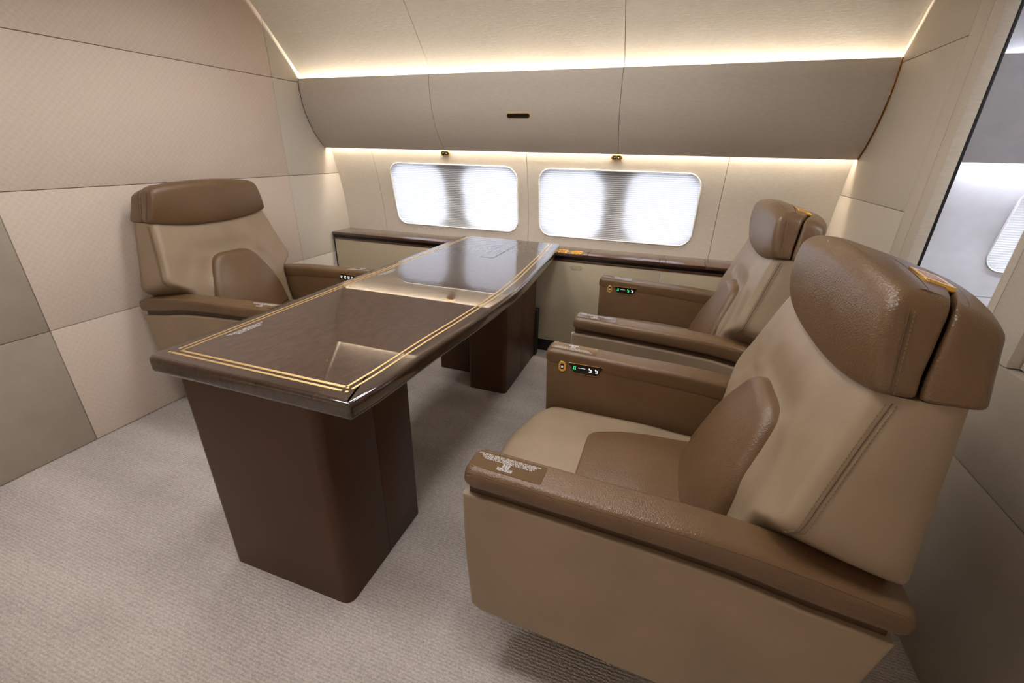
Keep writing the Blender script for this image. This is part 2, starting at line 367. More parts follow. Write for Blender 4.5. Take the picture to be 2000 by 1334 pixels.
# pleated blinds, bead frames and the twin outer panes behind each of them
def window(n, win, m_pane='pane', loc=''):
    cx, cz, hw, hh, r = win
    t = thing('window_%d' % n, (cx, wy(cz), cz), None, None, kind='structure')
    inv = Vector((cx, wy(cz), cz))
    H = ccw(rrect(cx, cz, hw-0.002, hh-0.002, r))
    def loc_(V): return [Vector(v)-inv for v in V]
    V, F = tubeVF([(p[0], wy(p[1])-0.0005, p[1]) for p in H], 0.0042, 6, True); mesh('window_frame', loc_(V), F, 'frame', t, ang=80)
    V, F = loft([[(p[0], wy(p[1])+d, p[1]) for p in H] for d in (0.0, 0.022)], False); mesh('window_reveal', loc_(V), F, 'frame', t)
    np_ = 38; V, F = [], []
    for k in range(np_*2+1):
        z = cz-hh-0.012 + (2*hh+0.024)*k/(np_*2); y = wy(z)+0.016+(0.0036 if k % 2 else 0)
        V += [(cx-hw-0.012, y, z), (cx+hw+0.012, y, z)]
        if k: F.append([2*k-2, 2*k-1, 2*k+1, 2*k])
    s = mesh('pleated_shade', loc_(V), F, 'shade', t, smooth=False); s['label'] = 'white pleated blind glowing with daylight'
    # cavity box and fuselage skin with two panes
    D = 0.044
    zz = [cz-hh-0.05+(2*hh+0.10)*k/10 for k in range(11)]
    V, F = loft([[(x, wy(z)+D, z) for z in zz] + [(x, wy(z)+D+0.006, z) for z in zz[::-1]] for x in (cx-hw-0.05, cx+hw+0.05)]); mesh('window_cavity', loc_(V), F, 'skin', t, smooth=False)
    for sx in (-1, 1):
        P = densify(ccw(rrect(cx+sx*0.262, cz, 0.196, hh-0.004, 0.10, 6)), 0.03)
        V, F = pillowVF(P, -0.004, -0.001, 0.0005, 0, lambda a, b, h: (a, wy(b)+D+h*-1-0.005, b), inner=(0.8, 0.6, 0.4, 0.2), seg=1); mesh('outer_pane', loc_(V), F, m_pane, t)
    return t
window(1, WIN[0]); window(2, WIN[1])

# ------------------------------------------------------------ overhead bins with cove lighting above and below
BP = spline([(2.207, 1.594), (2.2015, 1.533), (2.2235, 1.409), (2.283, 1.293), (2.356, 1.2125)], 6)
BIN = [(2.2155, 1.594)] + BP + [(2.372, 1.2125), (2.376, 1.24), (2.362, 1.45), (2.352, 1.462), (2.226, 1.464)]
bl = ['pale grey curved overhead locker nearest the woven wall, above the far window end', 'pale grey curved overhead locker in the middle with a black pull slot', 'pale grey curved overhead locker at the doorway end, bronze edged']
bins = []
for k, (a, b) in enumerate(zip(SEAM[:-1], SEAM[1:])):
    t = thing('overhead_bin', ((a+b)/2, 2.30, 1.2125), bl[k], 'overhead bin', group='overhead lockers along the window wall'); bins.append(t)
    x0, x1 = a+0.0011+(0.005 if k == 0 else 0), b-0.0011-(0.006 if k == 2 else 0)
    V, F = loft([[(x-(a+b)/2, y-2.30, z-1.2125) for y, z in BIN] for x in (x0, x1)]); mesh('bin_front', V, F, 'bin', t, ang=30)
c1 = (SEAM[1]+SEAM[2])/2
def on_bin(x, z, d): # point on locker face, d out of it
    zs = [p[1] for p in BP]; y = interp(z, zs, [p[0] for p in BP]); y2 = interp(z+0.005, zs, [p[0] for p in BP]); n = Vector((0, -0.005, (y2-y))).normalized()
    p = Vector((x, y, z)) + n*d; return (p.x-c1, p.y-2.30, p.z-1.2125)
P = rrect(-0.605, 1.392, 0.066, 0.0125, 0.012, 6); pillow('handle_rim', P, -0.004, 0.0022, 0.001, 0, lambda a, b, h: on_bin(a, b, h), 'gold', bins[1], seg=2)
P = rrect(-0.605, 1.3915, 0.063, 0.0098, 0.0095, 6); pillow('handle_slot', P, -0.004, 0.0032, 0.0005, 0, lambda a, b, h: on_bin(a, b, h), 'blk', bins[1], seg=2)
for nm, x in (('edge_trim', XR-0.0056),):
    xm = (SEAM[2]+SEAM[3])/2
    V, F = loft([[(xx-xm, y-2.30-0.003, z-1.2125) for y, z in BIN] for xx in (x, x+0.0046)]); mesh(nm, V, F, 'bronze', bins[2])
V, F = loft([[(xx-(SEAM[0]+SEAM[1])/2, y-2.298, z-1.2125) for y, z in BIN] for xx in (XL+0.001, XL+0.0055)]); mesh('edge_trim', V, F, 'hair', bins[0])
for xs in SEAM[1:3]:
    V, F = loft([[(xx-c1, y-2.30+0.002, z-1.2125+0.0005) for y, z in BIN] for xx in (xs-0.00105, xs+0.00105)]); mesh('seam_gasket', V, F, 'seam', bins[1], ang=30)
L = box('cove_light', (XL+0.01, XR-0.01, 2.316, 2.332, 1.465, 1.473), 'warm', r=0); tag(L, 'warm white light strip glowing up from behind the top of the overhead lockers', 'strip light', 'cove lights of the window wall')
L = box('cove_light', (XL+0.01, XR-0.01, 2.3795, 2.3945, 1.258, 1.264), 'warm2', r=0); tag(L, 'warm white light strip shining down from under the overhead lockers', 'strip light', 'cove lights of the window wall')

# switches for the blinds
for x, lab in ((-1.147, 'small gold oval blind switch above the window nearer the woven wall'), (-0.087, 'small gold oval blind switch above the window nearer the pair of armchairs')):
    z = 1.1965; t = thing('blind_switch', (x, wy(z), z), lab, 'switch', group='blind switches')
    sl = (wy(z+0.01)-wy(z-0.01))/0.02
    fm = lambda a, b, h: (a, sl*b - h, b)
    pillow('plate', rrect(0, 0, 0.030, 0.0135, 0.0134, 6), 0.0, 0.010, 0.003, 0, fm, 'gold', t, seg=3)
    for s in (-1, 1):
        pillow('button', rrect(s*0.0105, 0, 0.0082, 0.0088, 0.002, 3), 0.009, 0.0118, 0.0008, 0, fm, 'blk', t, seg=2)
        d = s*0.0042; P = [(s*0.0105-0.005, -d*0.8), (s*0.0105+0.005, -d*0.8), (s*0.0105, d)]
        V, F = loft([[fm(p[0], p[1], 0.0115) for p in ccw(P)], [fm(p[0], p[1], 0.0122) for p in ccw(P)]]); mesh('arrow', V, F, 'white', t, smooth=False)

# ------------------------------------------------------------ side ledge under the windows
lg = thing('side_ledge', (XL, 2.309, 0), 'long low cream side ledge with dark glossy veneer top under the windows', 'ledge')
def lb(name, a, m, r=0.002, **k): # box in world coordinates as a part of the ledge
    V, F = boxVF(*a, r=r, **k); return mesh(name, [Vector(v)-Vector((XL, 2.309, 0)) for v in V], F, m, lg)
bs = [XL+0.002, -0.9925, -0.186, 0.222, 0.256, 0.463, XR-0.002]
for a, b in zip(bs[:-1], bs[1:]): lb('worktop_board', (a+0.0006, b-0.0006, 2.309, 2.5105, 0.647, 0.665), 'ledge', r=0.0025)
lb('shadow_gap', (XL+0.003, XR-0.003, 2.316, 2.50, 0.628, 0.647), 'blk', r=0.001)
lb('lower_rail', (XL+0.003, XR-0.003, 2.310, 2.50, 0.6165, 0.628), 'ledge', r=0.002)
lps = [-2.005, -0.93, 0.24, XR-0.003]
for a, b in zip(lps[:-1], lps[1:]): lb('front_panel', (a+0.001, b-0.001, 2.3145, 2.40, 0.088, 0.6165), 'lower', r=0.002)
lb('end_stile', (XL+0.002, -2.007, 2.320, 2.40, 0.0, 0.6165), 'hair', r=0.0)
lb('toe_kick', (XL+0.003, XR-0.003, 2.335, 2.40, 0.0, 0.088), 'plinth', r=0.0)
lb('worktop_backing', (XL+0.003, XR-0.003, 2.32, 2.50, 0.640, 0.6475), 'blk', r=0)
text('printed_notice', 'DO NOT PLACE\nHEAVY ITEMS ON THE\nLEDGE OR COVER\nTHE AIR OUTLETS', 0.0078, 'dark_print', lg, (-0.243-XL, 2.3142-2.309, 0.581), (1, 0, 0), (0, 0, 1), space=0.95)
text('printed_notice', 'MAINTENANCE ACCESS\nBEHIND PANEL', 0.006, 'dark_print', lg, (-0.39-XL, 2.3142-2.309, 0.105), (1, 0, 0), (0, 0, 1), space=0.95)
for x, lab in ((-0.342, 'round gold cup holder in the side ledge, half hidden by the table corner'), (-0.254, 'round gold cup holder in the side ledge, fully in view')):
    t = thing('cup_holder', (x, 2.356, 0.665), lab, 'cup holder', group='gold cup holders')
    n = 32; ring = lambda r, z: [(r*math.cos(2*math.pi*k/n), r*math.sin(2*math.pi*k/n), z) for k in range(n)]
    V, F = loft([ring(0.042, 0.0), ring(0.042, 0.0025), ring(0.0405, 0.004), ring(0.037, 0.004), ring(0.0355, 0.002), ring(0.0355, 0.0005)], False); mesh('rim', V, F, 'gold', t)
    V, F = loft([ring(0.036, 0.0012), ring(0.030, 0.0010), ring(0.012, 0.0006)], False); V.append((0, 0, 0.0006)); F += [[2*n+j, 2*n+(j+1) % n, 3*n] for j in range(n)]; mesh('cover', V, F, 'amber', t)
    for k in range(5):
        y = -0.02+0.01*k; h = math.sqrt(0.033**2-y*y); V, F = boxVF(-h, h, y-0.0018, y+0.0018, 0.0004, 0.0032, r=0.0008); mesh('slat', V, F, 'gold', t)

# ------------------------------------------------------------ conference table
TZ = 0.722
tb = thing('conference_table', (-0.65, 1.3, 0), 'long glossy dark wood table with double gold inlay lines on leather pedestals', 'table')
T0 = Vector((-0.65, 1.3, 0))
tw = lambda a, b, h: Vector((a, b, h))-T0
redge = spline([(-0.336, 0.386), (-0.320, 0.50), (-0.307, 0.74), (-0.290, 0.95), (-0.276, 1.22), (-0.278, 1.43), (-0.291, 1.65), (-0.308, 1.90), (-0.329, 2.12), (-0.347, 2.300)], 4)
out = roundpoly([(-0.972, 0.386), redge[0]] + redge[1:-1] + [redge[-1], (-0.972, 2.300)], [0.028, 0.028] + [0]*(len(redge)-2) + [0.02, 0.02], 6)
out = densify(out, 0.06)
pillow('tabletop', out, 0.674, TZ, 0.012, 0.016, tw, 'wood', tb, inner=(0.6, 0.25))
def rx(y): return interp(y, [p[1] for p in redge], [p[0] for p in redge])
def flat(name, P, z0, z1, m): 
    V, F = loft([[tw(p[0], p[1], z0) for p in ccw(P)], [tw(p[0], p[1], z1) for p in ccw(P)]]); return mesh(name, V, F, m, tb, smooth=False)
e = TZ
ys = [0.450+(2.262-0.450)*k/24 for k in range(25)]
flat('near_band', [(-0.957, 0.399), (rx(0.40)-0.014, 0.399), (rx(0.424)-0.046, 0.4245), (-0.934, 0.4245)], e-0.001, e+0.0004, 'woodn')
flat('burl_panel', [(-0.912, 0.452)] + [(rx(y)-0.066, y) for y in ys] + [(-0.912, 2.262)], e-0.001, e+0.0004, 'burl')
def inlay(P): flat('inlay_strip', P, e-0.001, e+0.0008, 'brass')
inlay([(-0.934, 0.450), (-0.928, 0.450), (-0.928, 2.262), (-0.934, 2.262)])
inlay([(-0.918, 0.451), (-0.912, 0.451), (-0.912, 2.262), (-0.918, 2.262)])
inlay([(-0.926, 0.4255), (-0.388, 0.4255), (-0.388, 0.4325), (-0.926, 0.4325)])
inlay([(-0.918, 0.4415), (-0.379, 0.4415), (-0.384, 0.4495), (-0.912, 0.4495)])
for d0, d1 in ((0.048, 0.042), (0.066, 0.060)):
    yy = [0.442+(2.262-0.442)*k/24 for k in range(25)]
    inlay([(rx(y)-d0, y) for y in yy] + [(rx(y)-d1, y) for y in yy[::-1]])
inlay([(-0.938, 0.4255), (-0.9315, 0.4255), (-0.9315, 0.4325), (-0.938, 0.4325)])
inlay([(-0.3785, 0.4255), (-0.3715, 0.4255), (-0.3715, 0.4325), (-0.3785, 0.4325)])
flat('hatch_seam', [(-0.6380, 1.783), (-0.5650, 1.783), (-0.5650, 2.237), (-0.6380, 2.237)], e-0.001, e+0.0007, 'hair')
flat('hatch_lid', [(-0.6355, 1.7855), (-0.5675, 1.7855), (-0.5675, 2.2345), (-0.6355, 2.2345)], e-0.001, e+0.0010, 'burl')
def note(cx, cy, s, ls):
    text('printed_notice', ls, s, 'white', tb, tw(cx, cy, e+0.0014), (0, -1, 0), (1, 0, 0), space=0.85)
EN = 'TABLE MUST BE STOWED\nDURING TAXI, TAKE-OFF\nAND LANDING. KEEP TOP CLEAR\nDO NOT SIT OR LEAN ON THE TABLE'
note(-0.884, 0.622, 0.0072, EN); note(-0.884, 1.34, 0.0072, EN)
# pedestals
def ped(name, x0, x1, y0, y1, r=0.028):
    P = roundpoly([(x0, y0), (x1, y0), (x1, y1), (x0, y1)], [r, r, 0.001, 0.001], 6); V, F = loft([[(p[0], p[1], z) for p in ccw(P)] for z in (0.0, 0.676)]); return mesh(name, [Vector(v)-T0 for v in V], F, 'dkbrown', tb)
ped('pedestal', -0.906, -0.457, 0.407, 0.6070)
V, F = boxVF(-0.906, -0.457, 0.6085, 0.786, 0, 0.676, r=0.004); mesh('pedestal', [Vector(v)-T0 for v in V], F, 'dkbrown', tb)
ped('pedestal', -0.676, -0.461, 1.700, 1.9495, 0.02)
V, F = boxVF(-0.676, -0.461, 1.9515, 2.225, 0, 0.676, r=0.004); mesh('pedestal', [Vector(v)-T0 for v in V], F, 'dkbrown', tb)
ped('pedestal', -0.946, -0.680, 1.862, 2.225, 0.02)
V, F = boxVF(-0.676, -0.452, 2.232, 2.285, 0, 0.31, r=0.003); mesh('cable_duct', [Vector(v)-T0 for v in V], F, 'plinth', tb)

# ------------------------------------------------------------ armchairs (u forward, v to the sitter's left, z up)
def lerp(a, b, t): return a+(b-a)*t
def sm(a, b, x): t = max(0, min(1, (x-a)/(b-a))); return t*t*(3-2*t)
AU = [-0.012, 0.11, 0.225, 0.35, 0.484, 0.772]
def arm_top(u): return interp(u, AU, [0.567, 0.589, 0.605, 0.614, 0.617, 0.628])
def arm_bot(u): return interp(u, [-0.012, 0.132, 0.256, 0.386, 0.58, 0.778], [0.514, 0.530, 0.552, 0.562, 0.572, 0.580])
def smooth_u(f, u): return (f(u-0.03)+2*f(u)+f(u+0.03))/4
BW_Z = [0.40, 0.50, 0.585, 0.610, 0.632, 0.652, 0.672, 0.695, 0.74, 0.80, 0.86, 0.905]
BW_W = [0.253, 0.257, 0.262, 0.278, 0.306, 0.332, 0.343, 0.340, 0.327, 0.312, 0.298, 0.288]
def bw(z): return interp(z, BW_Z, BW_W)
def back_u(v, z):
    e_ = interp(z, [0.40, 0.55, 0.62, 0.67, 0.72, 0.80, 0.905], [0.27, 0.245, 0.225, 0.205, 0.19, 0.163, 0.128])
    c_ = interp(z, [0.40, 0.45, 0.52, 0.60, 0.68, 0.76, 0.82, 0.905], [0.335, 0.328, 0.305, 0.270, 0.228, 0.188, 0.160, 0.122])
    s = min(1, abs(v)/0.34); a = abs(v)
    u = lerp(c_, e_, sm(0.15, 0.95, s))
    u -= 0.010*math.exp(-((a-0.225)/0.06)**2)*sm(0.80, 0.70, z)*sm(0.40, 0.5, z)
    u -= 0.018*in_pad(v, z)
    return u
def rear_u(v, w, k=0.055): return -k*(1-(v/w)**2)
cache = {}
def cm(name, key, fn, m, parent, ang=50):
    if key not in cache:
        V, F = fn(); o = mesh(name, V, F, m, parent, ang=ang); cache[key] = o.data; return o
    return link(bpy.data.objects.new(name, cache[key]), parent)
def arm_pad(sv):
    def fn():
        rings = []
        us = [-0.014, -0.012, -0.006, 0.004] + [0.03+0.70*k/22 for k in range(23)] + [0.755, 0.768, 0.7755, 0.778]
        ins = [0.016, 0.008, 0.003, 0.0] + [0]*23 + [0, 0.003, 0.008, 0.016]
        for u, i_ in zip(us, ins):
            t, b = smooth_u(arm_top, u)-i_, smooth_u(arm_bot, u)+i_*0.6
            P = roundpoly([(0.274+i_, b), (0.361-i_, b), (0.361-i_, t), (0.274+i_, t)], [0.006, 0.014, 0.018, 0.014], 4)
            rings.append([(u, sv*p[0], p[1]) for p in P])
        return loft(rings)
    return fn
def arm_body(sv):
    def fn():
        P = [(0.016, 0.505), (0.07, 0.2), (0.752, 0.2), (0.767, 0.40), (0.773, 0.585)] + [(u, smooth_u(arm_bot, u)+0.012) for u in (0.7, 0.58, 0.45, 0.386, 0.3, 0.256, 0.2, 0.132, 0.06)]
        return pillowVF(P, 0.2755, 0.337, 0.006, 0.006, lambda a, b, h: (a, sv*h, b), inner=(0.6,), seg=3)
    return fn
def arm_panel(sv):
    def fn():
        top = [(u, smooth_u(arm_bot, u)-0.019) for u in (0.70, 0.58, 0.48, 0.386, 0.32, 0.256, 0.2, 0.132, 0.06)]
        P = [(0.002, 0.496), (0.018, 0.390), (0.062, 0.215), (0.085, 0.190), (0.33, 0.180), (0.740, 0.208), (0.765, 0.225), (0.776, 0.40), (0.780, 0.559)] + top
        P = densify(P, 0.05)
        return pillowVF(P, 0.333, 0.3575, 0.006, 0.002, lambda a, b, h: (a, sv*(h+0.004*math.sin(math.pi*max(0, min(1, (b-0.19)/0.38)))), b), inner=(0.85, 0.5), seg=4)
    return fn
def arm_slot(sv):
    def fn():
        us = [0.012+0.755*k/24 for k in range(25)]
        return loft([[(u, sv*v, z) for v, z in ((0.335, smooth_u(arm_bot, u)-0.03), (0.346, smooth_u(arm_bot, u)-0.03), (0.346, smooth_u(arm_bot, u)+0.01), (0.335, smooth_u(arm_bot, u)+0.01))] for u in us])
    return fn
def dashes(path, step, ln, wd, nrm):
    # small stitches along a path
    parts = []; path = [Vector(p) for p in path]; acc = 0.0
    for a, b in zip(path[:-1], path[1:]):
        d = b-a; l = d.length
        if l < 1e-6: continue
        d.normalize(); s = acc
        while s < l:
            p = a+d*s; n = Vector(nrm); t = d.cross(n).normalized(); n = t.cross(d)
            V = [p+d*i*ln/2+t*j*wd/2+n*k*wd*0.5 for i in (-1, 1) for j in (-1, 1) for k in (-1, 1)]
            parts.append((V, [[0, 1, 3, 2], [4, 6, 7, 5], [0, 4, 5, 1], [2, 3, 7, 6], [0, 2, 6, 4], [1, 5, 7, 3]])); s += step
        acc = s-l
    return merge(parts)
def seat_top(u, v): return 0.455 - 0.020*(v/0.27)**2 - 0.035*sm(0.66, 0.84, u)**2 - 0.01*sm(0.45, 0.30, u)
def seat_fn():
    P = densify(roundpoly([(0.24, -0.27), (0.745, -0.27), (0.80, -0.21), (0.832, -0.08), (0.832, 0.08), (0.80, 0.21), (0.745, 0.27), (0.24, 0.27)], 0.04, 5), 0.03)
    return pillowVF(P, -0.17, 0.0, 0.042, 0.03, lambda a, b, h: (a, b, seat_top(a, b)+h if h > -0.08 else 0.455+h), inner=(0.9, 0.8, 0.65, 0.5, 0.25), seg=6)
def insert_fn():
    P = densify(roundpoly([(0.27, -0.205), (0.50, -0.155), (0.590, -0.115), (0.590, 0.115), (0.50, 0.155), (0.27, 0.205)], [0.01, 0.15, 0.05, 0.05, 0.15, 0.01], 6), 0.03)
    return pillowVF(P, -0.012, 0.006, 0.011, 0, lambda a, b, h: (a, b, seat_top(a, b)+h), inner=(0.85, 0.6, 0.3), seg=5, crown=0.004)
def back_fn():
    zr = [0.40+0.012*k for k in range(15)]+[0.577, 0.586, 0.594, 0.602, 0.61, 0.618]+[0.626+0.0085*k for k in range(19)]+[0.79, 0.805, 0.82, 0.84, 0.86, 0.885, 0.905]
    zr0 = [0.40, 0.43, 0.46, 0.49, 0.52, 0.55, 0.575, 0.585, 0.595, 0.605, 0.615, 0.625, 0.635, 0.645, 0.655, 0.665, 0.675, 0.685, 0.695, 0.705, 0.715, 0.725, 0.735, 0.745, 0.755, 0.765, 0.775, 0.79, 0.81, 0.83, 0.86, 0.89, 0.905]
    NF = 81; rings = []
    for z in zr:
        w_ = (bw(z-0.012)+2*bw(z)+bw(z+0.012))/4; k = 0.30*sm(0.80, 0.68, z)*sm(0.56, 0.60, z) if z < 0.68 else 0.30*sm(0.86, 0.68, z)
        ru = lerp(0.05, 0.0, sm(0.56, 0.60, z)); kk = lerp(0.0, 0.048, sm(0.56, 0.60, z)); ring = []
        ue = back_u(w_, z)
        for i in range(NF):
            s = -1+2*i/(NF-1); s = math.sin(s*math.pi/2)*0.35+s*0.65; v = s*w_; u = back_u(v, z); d = w_-abs(v); R = 0.026
            if d < R: u -= R-math.sqrt(max(0, R*R-(R-d)**2))
            ring.append((u, v))
        for t in (0.3, 0.55, 0.8): ring.append((lerp(ue-0.026, ru+0.02, t), w_+0.006*math.sin(math.pi*t)))
        for i in range(11):
            s = 1-2*i/10; v = s*w_; d = w_-abs(v); u = ru+rear_u(v, w_, kk)
            if i in (0, 10): u += 0.018; 
            ring.append((u, v*(0.985 if i in (1, 9) else 1)))
        for t in (0.8, 0.55, 0.3): ring.append((lerp(ue-0.026, ru+0.02, t), -w_-0.006*math.sin(math.pi*t)))
        rings.append([(u, v, z+k*(u-0.20)) for u, v in ring])
    return loft(rings)
_lh = spline([(0.0, 0.742), (0.060, 0.741), (0.098, 0.728), (0.122, 0.700), (0.150, 0.645), (0.176, 0.580), (0.194, 0.510), (0.202, 0.440)], 5)
LUM = [(p[0], p[1]) for p in _lh] + [(-p[0], p[1]) for p in _lh[::-1][:-1]]
LUM = densify(LUM, 0.03)
def in_pad(v, z):
    w_ = interp(min(z, 0.705), [p[1] for p in _lh][::-1], [p[0] for p in _lh][::-1])*lerp(1, 0.75, sm(0.705, 0.75, z)); return sm(0.095, 0.004, abs(v)-w_)*sm(0.835, 0.748, z)
def lumbar_fn():
    return pillowVF(LUM, -0.03, 0.010, 0.018, 0, lambda a, b, h: (back_u(a, b)+0.011+0.006*sm(0.2, 0.0, abs(a))+h, a, b), inner=(0.85, 0.65, 0.4, 0.2), seg=6, crown=0.006)
def hw(z): return interp(z, [0.88, 0.91, 1.06], [0.296, 0.298, 0.258])
def head_z(u, v, t, z0, top): # t 0..1 from lower to upper edge
    return lerp(z0, top, t)
def head_block(front):
    split = lambda v: 0.083 - 0.075*(1-min(1, abs(v)/0.29)**2)
    def ring_at(t, ins, f=1.0):
        w_ = hw(0.905+0.15*t)-ins; N = 20
        if front:
            A = lambda v: 0.145 + 0.010*math.sin(math.pi*min(1, t)) - 0.014*min(1, abs(v)/0.3)**4 - ins
            B = lambda v: split(v)+0.002+ins*0.22
        else:
            A = lambda v: split(v)-0.002-ins*0.22
            B = lambda v: rear_u(v, w_, 0.05)+ins
        vs = [-w_+2*w_*i/N for i in range(N+1)]
        P = [(A(v), v) for v in vs] + [(B(v), v) for v in vs[::-1]]
        ra, rb = (0.026, 0.010) if front else (0.010, 0.032)
        P = roundpoly(P, [ra]+[0]*(N-1)+[ra, rb]+[0]*(N-1)+[rb], 4)
        out = []
        for u, v in P:
            um = (A(v)+B(v))/2; u = um+(u-um)*f
            zb = 0.909 - 0.034*(1-min(1, abs(v)/0.3)**2.2) if front else 0.904
            zt = headcap_z(u, v)-(0.0 if front else 0.002)
            out.append((u, v, lerp(zb, zt, t) if t < 1 else zt))
        return out
    def fn():
        R = 0.026; H = 0.15; rings = []
        for k in range(4): q = math.pi/2*(1-k/3); rings.append(ring_at(0.010/H*(1-math.sin(q)), 0.010*(1-math.cos(q))))
        for t in (0.25, 0.45, 0.65): rings.append(ring_at(t, 0))
        for k in range(7): q = math.pi/2*k/6; rings.append(ring_at(1-R/H*(1-math.sin(q)) if k < 6 else 1.0, R*(1-math.cos(q))))
        for f in (0.9, 0.7, 0.45, 0.2, 0.02): rings.append(ring_at(1.0, R, f))
        V, F = loft(rings); return V, F[:-1]
    return fn
def headcap_z(u, v): return 1.049-0.30*max(0, 0.095-u)+0.020*(1-min(1, abs(v)/0.27)**2)
def head_insert(lo, hi, sc):
    def fn():
        k_ = 1.0 if sc == 1.0 else 0.68
        P = [(0.047-0.024*k_, 0.135-0.034*k_), (0.047+0.024*k_, 0.135-0.030*k_), (0.047+0.024*k_, 0.135+0.034*k_), (0.047-0.024*k_, 0.135+0.030*k_)]
        return pillowVF(roundpoly(P, 0.006, 3), lo, hi, 0.0015, 0, lambda a, b, h: (a, b, headcap_z(a, b)+h), inner=(0.6,), seg=2)
    return fn
def armchair(X0, Yc, rz, label, win):
    # win: sitter's side (+1 left, -1 right) that carries the control panel
    t = thing('armchair', (X0, Yc, 0), label, 'armchair', rz, 'club armchairs at the table')
    cm('base', 'base', lambda: boxVF(0.16, 0.66, -0.235, 0.235, 0.0, 0.29, r=0.02), 'plinth', t)
    cm('seat_cushion', 'seat', seat_fn, 'tan', t); cm('seat_insert', 'ins', insert_fn, 'brown', t)
    b = cm('backrest', 'back', back_fn, 'tan', t, 60); cm('lumbar_pad', 'lum', lumbar_fn, 'brown', t)
    h = cm('headrest', 'hf', head_block(True), 'brown', t, 60); cm('headrest_shell', 'hr', head_block(False), 'brown', t, 60)
    cm('headrest_clasp', 'hi', head_insert(-0.004, 0.0034, 1.0), 'gold', t); cm('clasp_recess', 'hi2', head_insert(-0.003, 0.0039, 0.72), 'amber', t)
    for sv in (1, -1):
        a = cm('armrest', 'ab%d' % sv, arm_body(sv), 'brown', t)
        cm('armrest_pad', 'ap%d' % sv, arm_pad(sv), 'brown', a, 60); cm('side_panel', 'as%d' % sv, arm_panel(sv), 'tan', a); cm('slot_trim', 'al%d' % sv, arm_slot(sv), 'slot', a)  # dark brown strip set in the slot below the pad
        # seams
        pth = [(u, sv*0.3575, smooth_u(arm_top, u)-0.0085) for u in [0.0+0.768*k/40 for k in range(41)]]
        cm('pad_seam', 'asm%d' % sv, lambda: tubeVF(pth, 0.0009, 5), 'seam', a)
        q = cm('stitching', 'ast%d' % sv, lambda: dashes([(p[0], p[1]+sv*0.0016, p[2]-0.007) for p in pth], 0.0062, 0.0042, 0.0011, (0, sv, 0)), 'stitch', a); q['kind'] = 'stuff'
        zz = [0.650+0.245*k/24 for k in range(25)]
        sp = [(back_u(bw(z), z)-0.026, sv*(bw(z)+0.0012), z+0.30*sm(0.86, 0.68, z)*(back_u(bw(z), z)-0.226)) for z in zz]
        cm('side_seam', 'bsm%d' % sv, lambda: tubeVF(sp, 0.0008, 5), 'seam', b)
        q = cm('stitching', 'bst%d' % sv, lambda: merge([dashes([(p[0]+d, p[1]+(0.001 if d < 0 else -0.0006)*sv, p[2]) for p in sp], 0.0065, 0.0042, 0.0012, (0, sv, 0)) for d in (-0.007, 0.006)]), 'stitch', b); q['kind'] = 'stuff'
        hz = [0.915+0.115*k/16 for k in range(17)]; hp = [(0.1175, sv*(hw(z)+0.0006), z) for z in hz]
        if sv == 1:
            tp = [(0.1175-0.014*min(1, abs(v)/0.3)**4, v, headcap_z(0.1175, v)-0.0006) for v in [-0.225+0.45*k/30 for k in range(31)]]
            cm('top_seam', 'hts', lambda: tubeVF(tp, 0.0010, 5), 'seam', h)
        cm('side_seam', 'hsm%d' % sv, lambda: tubeVF(hp, 0.0008, 5), 'seam', h)
        q = cm('stitching', 'hst%d' % sv, lambda: merge([dashes([(p[0]+d, p[1]+0.0004*sv, p[2]) for p in hp], 0.0065, 0.0042, 0.0012, (0, sv, 0)) for d in (-0.006,)]), 'stitch', h); q['kind'] = 'stuff'
        # clear notice film with white print on each pad
        ft = lambda u_, v_, h_: (u_, v_, smooth_u(arm_top, u_)+h_)
        pl = cm('notice_film', 'nf%d' % sv, lambda: pillowVF(densify(rrect(0.69, sv*0.3165, 0.075, 0.027, 0.004, 3), 0.03), -0.002, 0.0008, 0.0004, 0, ft, inner=(0.5,), seg=2), 'film', t)
        tk = 'txt%d' % sv
        if tk not in cache:
            o = text('printed_notice', '座椅使用须知\n滑行起飞降落\n请直立\n请系好\n安全带\nDURING TAXI, TAKE-OFF AND LANDING\nTURN SEAT FACE FORWARD, BACK UPRIGHT\nHEADREST FULLY DOWN WITH SEAT BELT AND\nRESTRAINT SYSTEM FASTENED. LIFE VEST UNDER SEAT', 0.0056, 'white', pl, (0.695, sv*0.3165, 0.6265), (sv*1, 0, 0.035*sv), (0, sv*1, 0), space=0.8); cache[tk] = o.data
        else: link(bpy.data.objects.new('printed_notice', cache[tk]), pl)
    return t
